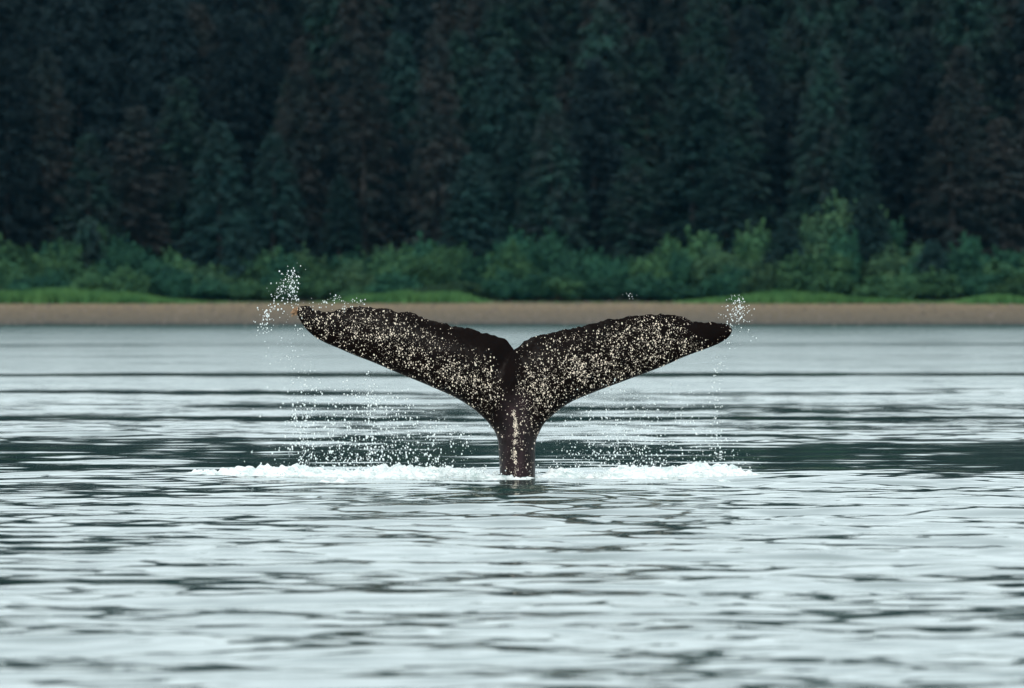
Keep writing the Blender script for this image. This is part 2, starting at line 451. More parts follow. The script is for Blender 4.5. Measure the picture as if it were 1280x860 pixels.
def resample(P, n, closed=False):
    P = np.array(P, float)
    # Catmull-Rom smoothing, then even arc length
    Q = []
    Pp = np.vstack([2 * P[0] - P[1], P, 2 * P[-1] - P[-2]])
    for i in range(1, len(Pp) - 2):
        p0, p1, p2, p3 = Pp[i - 1], Pp[i], Pp[i + 1], Pp[i + 2]
        for t in np.linspace(0, 1, 12, endpoint=False):
            Q.append(0.5 * (2 * p1 + (p2 - p0) * t + (2 * p0 - 5 * p1 + 4 * p2 - p3) * t * t + (3 * p1 - p0 - 3 * p2 + p3) * t ** 3))
    Q.append(P[-1]); Q = np.array(Q)
    L = np.concatenate([[0], np.cumsum(np.linalg.norm(np.diff(Q, axis=0), axis=1))])
    t = np.linspace(0, L[-1], n)
    return np.stack([np.interp(t, L, Q[:, 0]), np.interp(t, L, Q[:, 1])], -1)
def half(lead, trail, side):
    NS, NF = 70, 210            # stations along the stock, along the fluke
    lead = np.array(lead, float)
    k = 6 if side < 0 else 5    # where the fluke leaves the stock
    st = resample(lead[1:k + 1], NS)
    fl = resample(lead[k:], NF)
    A = np.vstack([st[:-1], fl])
    cz = np.linspace(597, 470, NS - 1)
    cx = np.interp(cz, [437, 597], [642.5, 647])
    Bs = np.stack([cx, cz], -1)
    # on from the centre line up to the notch, then along the trailing edge
    NB = 46
    up = np.stack([np.interp(np.linspace(470, 437, NB), [437, 597], [642.5, 647]), np.linspace(470, 437, NB)], -1)
    tr = resample(trail, NF - NB + 1)
    B = np.vstack([Bs, up, tr[1:]])
    assert len(A) == len(B), (len(A), len(B))
    n = len(A)
    NWS = 34
    w = 0.5 - 0.5 * np.cos(np.linspace(0, np.pi, NWS))      # dense near both edges
    P = A[:, None, :] * (1 - w[None, :, None]) + B[:, None, :] * w[None, :, None]
    # half thickness (metres)
    i = np.arange(n)[:, None]
    s_st = np.clip(i / (NS + 6.0), 0, 1)
    blend = sstep(0.55, 1.0, i / (NS + NB * 0.8))            # 0 stock, 1 fluke
    stock_t = 0.27 * np.sqrt(np.clip(1 - (1 - w[None]) ** 2, 0, 1)) * (1 - 0.25 * s_st)
    frac = np.clip((i - NS - NB) / float(n - NS - NB), 0, 1)
    span_t = 0.135 * (1 - frac) ** 0.8 + 0.018
    prof = 2.6 * np.sqrt(w[None]) * (1 - w[None] ** 1.2) ** 0.9 + 0.02
    prof = prof / prof.max()
    prof = prof * (w[None] > 0)
    keel = 0.16 * np.exp(-((1 - w[None]) / 0.16) ** 2) * np.clip(1 - (i - NS) / NB, 0, 1)
    fl_t = span_t * prof + keel
    T = stock_t * (1 - blend) + fl_t * blend
    # the centre line thins out towards the notch and the trailing edge is thin
    thin = np.clip((NS + NB - i) / float(NB), 0, 1) ** 0.8
    edge = np.where(i >= NS + NB, 0.006, 0)
    end_t = np.where(i < NS, stock_t[:, -1:], stock_t[:, -1:] * thin + 0.006)
    wl = np.clip((w[None] - 0.8) / 0.2, 0, 1) ** 2
    T = T * (1 - wl) + end_t * wl
    T[:, 0] = 0.0
    return P, T, w, n, NS, NB
def smooth2(T, k):
    for _ in range(k):
        U = T.copy()
        U[1:-1, 1:-1] = (T[1:-1, 1:-1] * 2 + T[:-2, 1:-1] + T[2:, 1:-1] + T[1:-1, :-2] + T[1:-1, 2:]) / 6
        T = U
    return T
VV, FF, STK = [], [], []
drops_src = []
off = 0
for side, lead, trail in ((-1, LEAD_L, TRAIL_L), (1, LEAD_R, TRAIL_R)):
    P, T, w, n, NS, NB = half(lead, trail, side)
    T = smooth2(T, 14)
    T[:, 0] = 0; T[-1, :] = 0
    # wavy trailing edge nicks
    fr = np.clip((np.arange(n)[:, None] - NS - NB) / float(n - NS - NB), 0, 1)
    nick = (fbm(np.arange(n) * 0.30, np.zeros(n), 90 + side, 3) - .5)[:, None] * 4.5 * (fr > 0.02) * (w[None] ** 6)
    X = (P[..., 0] - 640) / FPX * WHALE_Y
    Z = CAM_H - (P[..., 1] + nick - HORIZON) / FPX * WHALE_Y
    # the flukes cup slightly: tips lean away from the camera
    cx0 = 0.03
    bend = 0.075 * np.abs(X - cx0) ** 1.6
    relief = 0.010 * (fbm(P[..., 0] * 0.05, P[..., 1] * 0.05, 70, 4) - .5) * np.minimum(1, T / 0.03)
    n_, m_ = X.shape
    front = np.stack([X, bend - T - relief, Z], -1).reshape(-1, 3)
    back = np.stack([X, bend + T + relief, Z], -1).reshape(-1, 3)
    VV += [front, back]
    stk = (np.exp(-(((P[..., 0] - 645.5) / 17.0) ** 2)) * sstep(480, 515, P[..., 1])).ravel()
    STK += [stk, stk]
    g = grid_faces(n_, m_)
    gf = g if side > 0 else g[:, ::-1]
    # front faces the camera (-y)
    FF += [gf[:, ::-1] + off, gf + off + n_ * m_]
    off += 2 * n_ * m_
    drops_src.append((side, P, front.reshape(n_, m_, 3), w, n, NS, NB))
V = np.vstack(VV); F = np.vstack(FF); S = np.concatenate(STK)
# shift into the whale's own frame (origin where the stock leaves the water)
ORG = np.array([0.055, 0.0, 0.0])
V = V - ORG
me = mesh_from('humpback_whale', V, F, True)
a = me.attributes.new('stock', 'FLOAT', 'POINT'); a.data.foreach_set('value', S.astype(np.float32))
import bmesh
bm = bmesh.new(); bm.from_mesh(me)
bmesh.ops.remove_doubles(bm, verts=bm.verts, dist=0.0006)
# the stock carries on under the water
bot = [e for e in bm.edges if e.is_boundary and all(v.co.z < 0.03 for v in e.verts)]
prev = bot
for k in range(1, 8):
    r = bmesh.ops.extrude_edge_only(bm, edges=prev)
    vs = [g for g in r['geom'] if isinstance(g, bmesh.types.BMVert)]
    for v in vs:
        v.co.z -= 0.14; v.co.x *= 1.07; v.co.y = v.co.y * 1.07 + 0.012 * k
    prev = [g for g in r['geom'] if isinstance(g, bmesh.types.BMEdge) and all(q in vs for q in g.verts)]
bmesh.ops.recalc_face_normals(bm, faces=bm.faces)
bm.to_mesh(me); bm.free()
me.polygons.foreach_set('use_smooth', np.ones(len(me.polygons), dtype=bool))
whale = link('humpback_whale', me, m_skin, label='black humpback whale tail raised above the water with both flukes spread', cat='whale')
whale.location = (ORG[0], WHALE_Y, 0)

# water beads on the flukes
def dens(px, py, side, w, fr):
    d = 0.25 + 0 * px
    def blob(cx, cy, sx, sy, a, th=0.0):
        c, s = math.cos(th), math.sin(th)
        u = (px - cx) * c + (py - cy) * s; v = -(px - cx) * s + (py - cy) * c
        return a * np.exp(-(u / sx) ** 2 - (v / sy) ** 2)
    if side < 0:
        d = 0.42 + blob(480, 415, 70, 22, .7, .35) + blob(570, 468, 55, 18, 1.15, .5) + blob(600, 475, 22, 22, .7) + blob(400, 402, 40, 16, .5, .4)
        d = d - blob(600, 425, 60, 22, .75, .2) - blob(520, 398, 30, 9, .4, .2) - blob(636, 480, 16, 70, .8)
    else:
        d = 0.35 + blob(710, 465, 55, 22, 1.1, -.3) + blob(760, 455, 60, 26, .8, -.3) + blob(810, 412, 40, 14, 1.0) + blob(830, 430, 40, 18, .5) + blob(672, 500, 18, 45, .5)
        d = d - blob(885, 414, 24, 9, 1.2, .1) - blob(660, 440, 22, 25, .45) - blob(760, 405, 60, 5, .4, -.2)
    d = (d * .75 + .16) * (0.15 + 2.3 * np.clip(fbm(px * 0.17, py * 0.17, 120, 4) - .26, 0, 1)) * (1 - 0.55 * sstep(535, 565, py)) * (.7 + .6 * fbm(px * .5, py * .5, 121, 2))
    d = d * (1 - 0.75 * sstep(0.93, 1.0, w))
    return np.clip(d, 0.0, 1.6)
BP, BR = [], []
for side, P, FRT, w, n, NS, NB in drops_src:
    cand = 42000
    u = rng.random(cand) * (n - 2); v = rng.random(cand) * (len(w) - 2)
    iu = u.astype(int); iv = v.astype(int); fu = (u - iu)[:, None]; fv = (v - iv)[:, None]
    def bil(G):
        return (G[iu, iv] * (1 - fu) + G[iu + 1, iv] * fu) * (1 - fv) + (G[iu, iv + 1] * (1 - fu) + G[iu + 1, iv + 1] * fu) * fv
    p2 = bil(P); p3 = bil(FRT)
    e1 = P[iu + 1, iv] - P[iu, iv]; e2 = P[iu, iv + 1] - P[iu, iv]
    area = np.abs(e1[:, 0] * e2[:, 1] - e1[:, 1] * e2[:, 0])
    ww = w[iv]
    D = dens(p2[:, 0], p2[:, 1], side, ww, None) * area
    pr = D / D.max() if False else D * 0.030
    keep = rng.random(cand) < pr * (n * len(w)) / cand * 11.5
    p3 = p3[keep] - ORG
    r = 0.0016 + 0.0056 * rng.random(len(p3)) ** 4.5
    p3[:, 1] -= r * 0.5
    BP.append(p3); BR.append(r)
# running water on the stock keel, its white beads drawn in as the highlight
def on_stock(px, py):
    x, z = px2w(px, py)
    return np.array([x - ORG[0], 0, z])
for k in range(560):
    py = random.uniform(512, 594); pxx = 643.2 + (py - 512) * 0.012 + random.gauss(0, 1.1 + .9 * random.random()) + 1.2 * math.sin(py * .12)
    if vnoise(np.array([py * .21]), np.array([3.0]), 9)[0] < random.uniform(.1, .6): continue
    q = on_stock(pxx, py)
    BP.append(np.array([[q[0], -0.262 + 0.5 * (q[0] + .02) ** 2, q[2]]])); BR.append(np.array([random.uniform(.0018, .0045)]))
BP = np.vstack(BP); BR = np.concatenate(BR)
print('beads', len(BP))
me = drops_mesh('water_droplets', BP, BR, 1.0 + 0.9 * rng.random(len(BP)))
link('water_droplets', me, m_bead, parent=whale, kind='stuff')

# barnacle cluster on the left tip
bm = bmesh.new()
for k in range(34):
    px = 367.5 + random.gauss(0, 2.4); py = 388 + random.gauss(0, 2.6)
    x, z = px2w(px, py)
    r = random.uniform(0.006, 0.014)
    d = Vector((px - 372 , 0, -(py - 388))).normalized() if True else None
    mat4 = __import__('mathutils').Matrix.Translation((x - ORG[0], 0.075 * abs(x - .03) ** 1.6 + random.uniform(-.02, .02), z)) @ Vector((0,0,1)).rotation_difference(Vector((d.x, random.uniform(-.6,.1), d.z))).to_matrix().to_4x4()
    bmesh.ops.create_cone(bm, cap_ends=True, segments=7, radius1=r, radius2=r * 0.45, depth=r * 1.9, matrix=mat4)
me = bpy.data.meshes.new('barnacle_cluster'); bm.to_mesh(me); bm.free()
link('barnacle_cluster', me, m_barn, parent=whale, label='orange-brown barnacles on the left fluke tip')

# ------------------------------------------------------------------ foam at the base
fx = np.arange(-3.6, 3.2, 0.014); fy = np.concatenate([np.arange(78.6, 84.0, 0.05), np.arange(84.0, 87.6, 0.03)])
FX, FY = np.meshgrid(fx, fy)
px = FX / WHALE_Y * FPX + 640
def bump1(c, s, a): return a * np.exp(-((px - c) / s) ** 2)
crest = bump1(430, 80, 1.0) + bump1(530, 50, 0.75) + bump1(595, 30, 0.4) + bump1(700, 35, .45) + bump1(790, 50, 1.0) + bump1(880, 55, 0.6) + bump1(300, 70, .50) + bump1(930, 45, .35) + bump1(645, 45, .24)
yc = 85.7 + 0.5 * (fbm(FX * 1.1, FX * 0 + 2, 61, 2) - .5) - 1.0 * np.exp(-((px - 645) / 55) ** 2)
back = np.exp(-((FY - yc) / 0.55) ** 2); frontp = np.exp(-np.abs((FY - yc) / 2.6) ** 1.7)
prof = np.where(FY > yc, back, frontp)
hump = np.where(FY > yc, back, np.exp(-((FY - yc) / 0.9) ** 2))
cover = np.clip(crest * 1.12 + .10, 0, 1.0) * prof
rag = fbm(FX * 2.4, FY * 0.9, 62, 5) - .5
fine = fbm(FX * 13, FY * 6, 63, 4) - .5
lump = fbm(FX * 5.5, FY * 3, 66, 4)
FZ = 0.018 + crest * hump * 0.052 * (0.45 + 1.1 * lump) + (0.20 * rag + 0.17 * fine) * np.clip(.5 + .7 * crest * hump, 0, 1) - 0.085 * (1 - np.clip(cover, 0, 1))
FZ = np.maximum(FZ, -0.15)
# level of the water under it
d0f = np.hypot(FX - 0.05, FY - WHALE_Y)
FZ += 0.030 * np.exp(-((d0f - 4.2) / 1.3) ** 2)
me = mesh_from('splash_foam', np.stack([FX, FY, FZ], -1).reshape(-1, 3), grid_faces(len(fy), len(fx)), True)
foam = link('splash_foam', me, m_foam, kind='stuff', label='white foam boiling round the base of the whale tail', cat='foam')

# ------------------------------------------------------------------ flying water
SP, SR = [], []
def spray(n, fpx, fpy, r0, r1, dy=0.35, powr=2.5, y0=0.0):
    if n >= 20: n = int(n * 1.2)
    a = np.array([(fpx(), fpy()) for _ in range(n)])
    Y = WHALE_Y + y0 + rng.normal(0, dy, n)
    x = (a[:, 0] - 640) / FPX * WHALE_Y; z = CAM_H - (a[:, 1] - HORIZON) / FPX * WHALE_Y
    r = r0 + (r1 - r0) * rng.random(n) ** powr
    ok = z > 0.01
    SP.append(np.stack([x, Y, z], -1)[ok]); SR.append(r[ok])
G = random.gauss; U = random.uniform; TR = random.triangular
# curtains falling from the leading edges
lowL = lambda: 590 - 118 * (random.random() ** 1.5)
for cx, sx, n, ytop in ((366, 4, 30, 430), (380, 4, 110, 462), (376, 9, 90, 500), (394, 5, 50, 470), (412, 6, 50, 480), (431, 5, 80, 470), (446, 4, 60, 480), (461, 4, 110, 462), (467, 5, 100, 490),
                        (481, 5, 60, 490), (498, 6, 70, 495), (516, 5, 60, 505), (537, 8, 60, 515), (565, 14, 70, 530), (440, 55, 260, 480), (455, 60, 260, 548), (520, 40, 110, 520)):
    spray(n, lambda: G(cx + 0.0, sx), lambda: ytop + (592 - ytop) * random.random() ** 0.85, 0.0028, 0.0118)
for cx, sx, n, ytop in ((700, 8, 40, 520), (722, 6, 50, 500), (741, 6, 70, 490), (758, 5, 70, 480), (771, 5, 100, 470), (786, 6, 80, 480), (803, 7, 90, 485), (822, 7, 60, 490), (845, 8, 60, 490),
                        (868, 8, 50, 490), (893, 4, 70, 445), (899, 4, 70, 470), (770, 50, 260, 470), (780, 60, 230, 545), (900, 18, 50, 540), (925, 12, 30, 560)):
    spray(n, lambda: G(cx + 0.0, sx), lambda: ytop + (592 - ytop) * random.random() ** 0.85, 0.0025, 0.0096, y0=0.15)
# flick at the left tip
def arc(n, pts, s, r0, r1):
    for _ in range(n):
        k = random.random() * (len(pts) - 1); i = int(k); f = k - i
        qx = pts[i][0] * (1 - f) + pts[i + 1][0] * f; qy = pts[i][1] * (1 - f) + pts[i + 1][1] * f
        spray(1, lambda: G(qx, s), lambda: G(qy, s), r0, r1, 0.12, 2.0)
arc(130, [(366, 341), (360, 352), (352, 364), (343, 376)], 7.5, 0.0022, 0.010)
arc(90, [(367, 342), (366, 362), (369, 380)], 5, 0.0022, 0.010)
arc(80, [(340, 380), (334, 392), (330, 404), (328, 412)], 5, 0.003, 0.010)
arc(30, [(360, 390), (368, 405), (380, 420)], 9, 0.0025, 0.007)
arc(60, [(385, 378), (410, 380), (430, 382), (455, 377)], 3.2, 0.003, 0.008)
arc(20, [(410, 373), (425, 371)], 3, .003, .007)
arc(45, [(340, 425), (360, 445), (385, 470)], 14, 0.0025, 0.006)
# flick at the right tip
arc(80, [(921, 371), (924, 380), (930, 390), (936, 402)], 4.5, 0.0022, 0.008)
arc(65, [(922, 378), (918, 392), (921, 404)], 6, 0.003, 0.009)
arc(35, [(905, 392), (925, 405), (935, 415)], 9, 0.0025, 0.006)
arc(14, [(780, 371), (792, 369)], 2.5, 0.0025, 0.005)
arc(18, [(912, 420), (905, 440), (902, 465)], 4, 0.0025, 0.007)
# small jets standing on the foam
for k in range(230):
    cx = random.choice([G(430, 75), G(520, 45), G(790, 40), G(840, 50), G(600, 30)])
    top = 591 - abs(G(0, 3)) - (8 if random.random() < .10 else 0)
    arc(9, [(cx, 597), (cx + G(0, 2), top)], 2.0, 0.003, 0.010)
P = np.vstack(SP); R = np.concatenate(SR)
print('spray', len(P))
me = drops_mesh('flying_spray', P, R * 0.90, 1.0 + 0.8 * rng.random(len(P)))
link('flying_spray', me, m_drop, kind='stuff', label='white drops of water falling and flicked off the flukes', cat='spray')

# ------------------------------------------------------------------ vegetation builders
def tube(P0, P1, r0, r1, seg=6):
    P0 = np.array(P0, float); P1 = np.array(P1, float); d = P1 - P0; d /= np.linalg.norm(d)
    a = np.cross(d, [0.3, 0.9, 0.1]); a /= np.linalg.norm(a); bb = np.cross(d, a)
    t = np.linspace(0, 2 * np.pi, seg, endpoint=False)
    ring = np.cos(t)[:, None] * a + np.sin(t)[:, None] * bb
    V = np.vstack([P0 + ring * r0, P1 + ring * r1])
    F = [(i, (i + 1) % seg, seg + (i + 1) % seg, seg + i) for i in range(seg)]
    return V, np.array(F)
def join(parts):
    Vs, Fs, o = [], [], 0
    for V, F in parts: Vs.append(V); Fs.append(F + o); o += len(V)
    return np.vstack(Vs), np.vstack(Fs)

def spruce_meshes(h, rad, seed, dens=1.0, ragged=0.35):
    r = np.random.default_rng(seed)
    parts = [tube((0, 0, -0.6), (r.normal(0, .1), r.normal(0, .1), h * .55), 0.018 * h, 0.010 * h, 8)]
    tipx = parts[0][0][-8:].mean(0)
    parts.append(tube(tipx, (tipx[0], tipx[1], h), 0.010 * h, 0.01, 6))
    C, D, L, Wd = [], [], [], []
    nb = int(190 * dens)
    golden = 2.399
    for k in range(nb):
        f = (k + r.random()) / nb
        f = f ** 0.85                                  # 0 bottom .. 1 top
        z = h * (0.08 + 0.91 * f)
        env = rad * ((1 - f) ** 0.72 * 0.94 + 0.06) * (0.72 + 0.28 * min(1, f * 5))
        env *= 1 - ragged * r.random() ** 1.6
        if r.random() < 0.05: env *= 1.25
        az = k * golden + r.normal(0, .4)
        up = 0.25 * f - 0.22 * (1 - f) + r.normal(0, .06)
        npt = max(3, int(env / 0.34))
        dirv = np.array([math.cos(az), math.sin(az)])
        bx = []
        for j in range(npt + 1):
            t = (j + 0.3) / npt
            s = t * env
            zz = z + up * s - 0.10 * s * s / max(rad, 1) * 1.6
            base = np.array([dirv[0] * s, dirv[1] * s, zz])
            bx.append(base)
            for q in range(7 if t > 0.25 else 3):
                side = r.normal(0, 1)
                dd = np.array([dirv[0] * 0.55 - dirv[1] * side * 0.8, dirv[1] * 0.55 + dirv[0] * side * 0.8, -0.75 + r.normal(0, .35)])
                dd /= np.linalg.norm(dd)
                C.append(base + r.normal(0, .12, 3)); D.append(dd)
                L.append((0.36 + 0.50 * r.random()) * (0.75 if f > .85 else 1)); Wd.append(0.14 + 0.12 * r.random())
        if k % 2 == 0:
            parts.append(tube((0, 0, z), bx[-1], 0.03, 0.008, 3))
    C, D, L, Wd = map(np.array, (C, D, L, Wd))
    n = len(C)
    side = np.cross(D, r.normal(0, 1, (n, 3))); side /= np.linalg.norm(side, axis=1)[:, None] + 1e-9
    p0 = C - side * Wd[:, None] * .5; p1 = C + side * Wd[:, None] * .5
    p2 = C + D * L[:, None]
    V = np.stack([p0, p1, p2], 1).reshape(-1, 3); F = np.arange(3 * n).reshape(-1, 3)
    crown = mesh_from('crown', V, F)
    return mesh_from('trunk', *join([(v, f if f.shape[1] == 4 else f) for v, f in parts]), True), crown

def blob_crown(h, w, seed, leaf=0.115, n=7600, lobes=24):
    r = np.random.default_rng(seed)
    cs, rs = [], []
    for k in range(lobes):
        a = r.random() * 6.283; rr = (r.random() ** .6) * w * .5 * .72
        zz = h * (0.22 + 0.62 * r.random() * (1 - 0.45 * rr / (w * .36)))
        cs.append((math.cos(a) * rr, math.sin(a) * rr, zz)); rs.append(r.uniform(.10, .24) * w * (0.8 + .3 * r.random()))
    cs = np.array(cs); rs = np.array(rs)
    idx = r.choice(lobes, n, p=rs ** 2 / (rs ** 2).sum())
    d = r.normal(0, 1, (n, 3)); d /= np.linalg.norm(d, axis=1)[:, None]
    rad = rs[idx] * (0.45 + 0.62 * r.random(n) ** .8) * (1 + .35 * (r.random(n) < .12))
    C = cs[idx] + d * rad[:, None] * np.array([1, 1, .9])
    C[:, 2] = np.abs(C[:, 2] - 0.05) + 0.05
    C[:, 2] = np.minimum(C[:, 2], h * 1.12 - .3 * r.random(n))
    nrm = d + r.normal(0, .55, (n, 3)); nrm[:, 2] += .25; nrm /= np.linalg.norm(nrm, axis=1)[:, None]
    t1 = np.cross(nrm, r.normal(0, 1, (n, 3))); t1 /= np.linalg.norm(t1, axis=1)[:, None]
    ns = n // 13                                        # young shoots standing out of the crown
    k = r.integers(0, n, ns // 14)
    k = k[C[k, 2] > h * .55] if (C[k, 2] > h * .55).any() else k
    kk = r.choice(k, ns); u = r.random(ns)
    out = np.stack([C[kk, 0] * .16, C[kk, 1] * .16, 0.55 + 0 * u], -1) + r.normal(0, .05, (ns, 3))
    C[:ns] = C[kk] + out * u[:, None] * (0.8 + (kk % 5)[:, None] * .12)
    t2 = np.cross(nrm, t1)
    s = leaf * (0.6 + .8 * r.random(n))[:, None]
    V = np.stack([C - t1 * s, C + t2 * s * .6, C + t1 * s, C - t2 * s * .6], 1).reshape(-1, 3)
    F = np.arange(4 * n).reshape(-1, 4)
    fol = mesh_from('foliage', V, F)
    st = []
    for k in range(lobes):
        b0 = np.array([r.normal(0, .12), r.normal(0, .12), -0.3])
        mid = cs[k] * np.array([.55, .55, .5])
        st.append(tube(b0, mid, .055, .04, 5)); st.append(tube(mid, cs[k], .04, .015, 5))
    return mesh_from('stems', *join(st), True), fol

def place(name, meshes, names, mats, loc, rz, sc, label, cat, group):
    e = bpy.data.objects.new(name, None); COL.objects.link(e)
    e.empty_display_size = 0.5
    e.location = loc; e.rotation_euler = (0, 0, rz); e.scale = sc
    e['label'] = label; e['category'] = cat; e['group'] = group
    for me, nm, mt in zip(meshes, names, mats):
        o = bpy.data.objects.new(nm, me); COL.objects.link(o); o.parent = e
        if len(me.materials) == 0: me.materials.append(mt)
        o.material_slots[0].link = 'OBJECT'; o.material_slots[0].material = mt
    return e

SPV = [spruce_meshes(24, 4.3, 100 + i, 1.3, (0.30, 0.45, 0.38, 0.5, 0.35)[i]) for i in range(5)]
SPT = [spruce_meshes(24, 4.3, 140 + i, 1.1, .55) for i in range(3)]
ALV = [blob_crown(4.0, 4.4, 200 + i) for i in range(5)]
YSV = [spruce_meshes(7, 1.9, 300 + i, 0.42, .3) for i in range(2)]

ORD = ['first','second','third','fourth','fifth','sixth','seventh','eighth','ninth','tenth','eleventh','twelfth','thirteenth','fourteenth','fifteenth','sixteenth','seventeenth','eighteenth','nineteenth','twentieth']
ORD += ['twenty-' + o for o in ORD[:9]] + ['thirtieth'] + ['thirty-' + o for o in ORD[:9]] + ['fortieth'] + ['forty-' + o for o in ORD[:9]]
def landmark(px):
    for lim, t in ((110, 'at the left edge of the frame'), (320, 'left of the whale'), (420, 'above the left fluke tip'), (560, 'above the left fluke'),
                   (610, 'just left of the fluke notch'), (680, 'above the fluke notch'), (800, 'above the right fluke'), (960, 'above the right fluke tip'), (1150, 'right of the whale')):
        if px < lim: return t
    return 'at the right edge of the frame'

# ---- spruce rows: (photo column, tip row, distance, tint)
FRONT = [(-70,60,623,'dark'),(8,60,624,'dark'),(58,58,626,'brown'),(112,165,622,'green'),(170,130,626,'brown'),(226,95,628,'green'),(275,150,622,'teal'),(342,165,621,'teal'),
         (372,80,629,'brown'),(455,58,624,'brown'),(425,215,621,'teal'),(545,40,625,'brown'),(500,165,630,'dark'),(590,190,622,'teal'),(650,140,627,'teal'),(690,120,623,'green'),
         (742,70,630,'dark'),(790,185,623,'green'),(868,75,626,'teal'),(925,90,629,'green'),(905,175,622,'teal'),(1028,60,627,'green'),(1068,160,624,'teal'),(985,110,631,'dark'),
         (1120,110,630,'dark'),(1192,100,623,'brown'),(1250,145,625,'brown'),(1330,80,626,'dark'),(-150,80,627,'green'),(1410,60,628,'green')]
tone = {'dark': 'near-black', 'brown': 'grey-brown', 'green': 'dull green', 'teal': 'blue-green'}
def put_spruce(px, tip, Y, tint, label, group):
    x = (px - 640) / FPX * Y
    z = float(ground_z(np.array([x]), np.array([Y]))[0])
    top = CAM_H - (tip - HORIZON) / FPX * Y
    h = top - z
    v = random.choice(SPT if tint == 'brown' else SPV)
    s = h / 24.0
    w = random.uniform(0.95, 1.4) * (0.35 + 0.65 * s)
    return place('spruce_tree', v, ('trunk', 'crown'), (m_bark, m_spruce[tint]), (x, Y, z - .1), random.uniform(0, 6.28), (w, w, s), label, 'tree', group)
def where(c, cols):
    if c < 0: return f'{ORD[sorted([q for q in cols if q < 0], reverse=True).index(c)]} beyond the left edge'
    if c > 1280: return f'{ORD[sorted([q for q in cols if q > 1280]).index(c)]} beyond the right edge'
    return f'{ORD[sorted([q for q in cols if 0 <= q <= 1280]).index(c)]} from the left, {landmark(c)}'
fc = [t[0] for t in FRONT]
for t in FRONT:
    hh = 'tall' if t[1] < 100 else ('medium' if t[1] < 170 else 'short')
    put_spruce(*t, f'front-row {hh} {tone[t[3]]} spruce, {where(t[0], fc)}', 'spruces in the front row of the wood')
for (Y, tip, step, rn) in ((634, 35, 66, 'second'), (641, -10, 62, 'third'), (649, -60, 64, 'fourth'), (658, -110, 62, 'fifth'), (668, -150, 60, 'rearmost')):
    cols = [c + random.uniform(-18, 18) for c in np.arange(-300, 1590, step)]
    for c in cols:
        tint = random.choices(['dark', 'brown', 'green', 'teal'], [2, 3, 3, 1.2])[0]
        if c < 320 and random.random() < .6: tint = 'dark'  # more dark needles at left: the vignetted corner painted into the trees
        if 820 < c < 1060 and random.random() < .5: tint = 'green'
        put_spruce(c, tip + random.uniform(-60, 80), Y + random.uniform(-3, 3), tint, f'{rn}-row {tone[tint]} spruce, {where(c, cols)}', f'spruces in the {rn} row of the wood')
# the wood carries on as one mass behind and to both sides
LOW = [spruce_meshes(24, 3.9, 400 + i, .42, .3)[1] for i in range(3)]
LV = []
for me in LOW:
    a = np.empty(len(me.vertices) * 3, dtype=np.float32); me.vertices.foreach_get('co', a); LV.append(a.reshape(-1, 3))
acc = []
for x, y in [(sx * (44 + 5 * q + rng.uniform(-1.5, 1.5)), yy + rng.uniform(-2, 2)) for sx in (-1, 1) for q in range(26) for yy in (626, 640)] + [(q * 4.6 + rng.uniform(-1, 1), yy + rng.uniform(-3, 3)) for q in range(-26, 27) for yy in (682, 694, 714, 734)]:
    v = LV[int(rng.integers(3))] * rng.uniform(.95, 1.3)
    acc.append(v + np.array([x, y, float(ground_z(np.array([x]), np.array([y]))[0])]))
acc = np.vstack(acc)
me = mesh_from('wood_beyond', acc, np.arange(len(acc)).reshape(-1, 3))
link('wood_beyond', me, m_spruce['dark'], kind='stuff', label='dark mass of spruce wood behind the last row and beyond both edges', cat='wood')

# ---- alder shrubs
PX = [-80,0,60,110,150,200,250,290,330,380,430,480,540,600,640,700,760,830,880,920,960,1000,1040,1090,1120,1180,1230,1280,1380]
PY = [308,300,308,294,298,302,314,326,308,302,318,308,306,318,300,304,314,312,296,280,270,266,262,256,288,303,308,318,310]
def put_alder(px, top, Y, w, tint, label, group):
    x = (px - 640) / FPX * Y
    z = float(ground_z(np.array([x]), np.array([Y]))[0])
    h = (CAM_H - (top - HORIZON) / FPX * Y - z) * 1.20
    i = random.randrange(5)
    return place('alder_shrub', ALV[i], ('stems', 'foliage'), (m_bark, m_alder[tint]), (x, Y, z - .05), random.uniform(0, 6.28), (w / 4.4, w / 4.4, h / 4.0), label, 'shrub', group)
tn = {'mid': 'mid green', 'deep': 'deep blue-green', 'pale': 'pale green'}
for row, (Y, k0, step, rname) in enumerate(((606.0, 0.50, 46, 'front'), (610.5, 0.86, 50, 'middle'), (615, 1.0, 52, 'back'))):
    cols = [c + random.uniform(-12, 12) for c in np.arange(-200, 1490, step)]
    for c in cols:
        pt = float(np.interp(c, PX, PY))
        top = 375 - (375 - pt) * k0 * (random.uniform(.85, 1.08) if c < 860 else random.uniform(.93, 1.03))
        if row == 0:
            if random.random() < .25: top = 375 - (375 - pt) * .25
        tint = random.choices(['mid', 'deep', 'pale'], [3, 2.4, 1])[0]
        if 860 < c < 1120: tint = random.choices(['mid', 'deep', 'pale'], [2, .6, 3])[0]
        if 600 < c < 860: tint = random.choice(['mid', 'deep'])
        w = random.uniform(3.4, 5.8) * (1.15 if c > 860 else 1) * (1.0 if row else .8)
        lab = f'{rname}-row {tn[tint]} alder shrub, {where(c, cols)}'
        put_alder(c, top, Y + random.uniform(-1, 1), w, tint, lab, f'alder shrubs in the {rname} row along the shore')
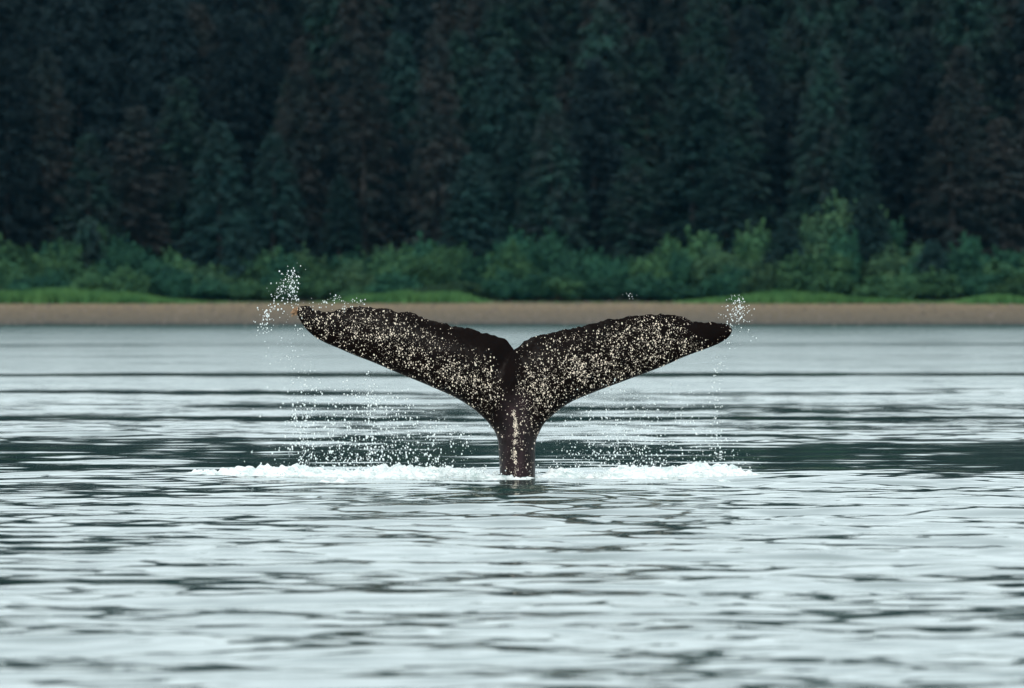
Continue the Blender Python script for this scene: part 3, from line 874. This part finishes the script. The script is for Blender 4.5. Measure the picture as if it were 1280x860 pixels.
# ---- young spruces among the shrubs
for (c, tip, Y, w, tint, lab) in ((110, 272, 612, 1.0, 'green', 'young green spruce poking out of the shrubs near the left edge'),
                                  (982, 272, 607, 1.1, 'teal', 'dark young spruce standing in the pale shrubs right of the whale'),
                                  (1086, 243, 611, 1.2, 'teal', 'tallest young spruce rising from the shrubs right of the whale'),
                                  (300, 262, 613, 1.0, 'teal', 'young blue-green spruce behind the shrubs left of the whale'),
                                  (1165, 300, 608, .9, 'teal', 'small young spruce at the right end of the tall shrubs')):
    x = (c - 640) / FPX * Y; z = float(ground_z(np.array([x]), np.array([float(Y)]))[0])
    h = CAM_H - (tip - HORIZON) / FPX * Y - z
    place('young_spruce', random.choice(YSV), ('trunk', 'crown'), (m_bark, m_spruce[tint]), (x, Y, z - .05), random.uniform(0, 6), (w, w, h / 7.0), lab, 'tree', 'young spruces among the shrubs')

# ---- shore grass
def grass():
    n = 42000
    x = rng.uniform(-60, 60, n); d = rng.uniform(11.2, 15.5, n)
    px = x / 604 * FPX + 640
    den = 0.06 + np.exp(-((px - 110) / 130) ** 2) + np.exp(-((px - 515) / 85) ** 4) + np.exp(-((px - 1000) / 140) ** 4) + .7 * np.exp(-((px - 1260) / 70) ** 2) + .5 * np.exp(-((px - 10) / 60) ** 2)
    hgt = (0.10 + 0.85 * np.clip(den - .15, 0, 1)) * np.clip(0.15 + 1.25 * fbm(x * .33, d * .3, 5, 4), .1, 1.3) * (.7 + .5 * rng.random(n))
    keep = rng.random(n) < den
    x, d, hgt = x[keep], d[keep], hgt[keep]; n = len(x)
    y = SHORE_Y + d; z = ground_z(x, y)
    a = rng.random(n) * 6.283; w = 0.05 + .05 * rng.random(n)
    dx, dy = np.cos(a) * w, np.sin(a) * w
    lean = rng.normal(0, .18, (n, 2))
    V = np.stack([np.stack([x - dx, y - dy, z - .03], -1), np.stack([x + dx, y + dy, z - .03], -1), np.stack([x + lean[:, 0], y + lean[:, 1], z + hgt], -1)], 1)
    me = mesh_from('shore_grass', V.reshape(-1, 3), np.arange(3 * n).reshape(-1, 3))
    link('shore_grass', me, m_grass, kind='stuff', label='bright green grass along the top of the beach', cat='grass')
grass()
# ---- beach stones
n = 5200
x = rng.uniform(-60, 60, n); d = rng.uniform(0.0, 12.5, n); r = 0.03 + .10 * rng.random(n) ** 3
y = SHORE_Y + d; z = ground_z(x, y)
me = drops_mesh('beach_stones', np.stack([x, y, z + r * .2], -1), r, 0.6)
link('beach_stones', me, m_stone, kind='stuff', label='grey and tan stones scattered over the shingle beach', cat='stones')

# ------------------------------------------------------------------ thin sea air
m_haze = bpy.data.materials.new('haze'); m_haze.use_nodes = True
nt = m_haze.node_tree
for n in list(nt.nodes): nt.nodes.remove(n)
o = nt.nodes.new('ShaderNodeOutputMaterial'); v = nt.nodes.new('ShaderNodeVolumePrincipled')
v.inputs['Color'].default_value = (0.16, 0.62, 1.0, 1)
v.inputs['Density'].default_value = 0.000017
nt.links.new(v.outputs[0], o.inputs['Volume'])
Hx, Hy0, Hy1, Hz0, Hz1 = 4600, -4600, 5600, -12.0, 75.0
hv = [(sx, sy, sz) for sx in (-Hx, Hx) for sy in (Hy0, Hy1) for sz in (Hz0, Hz1)]
hf = [(0, 1, 3, 2), (4, 6, 7, 5), (0, 4, 5, 1), (2, 3, 7, 6), (0, 2, 6, 4), (1, 5, 7, 3)]
link('haze', mesh_from('haze', hv, hf), m_haze, kind='stuff', label='thin bluish air between the camera and the wood', cat='haze')
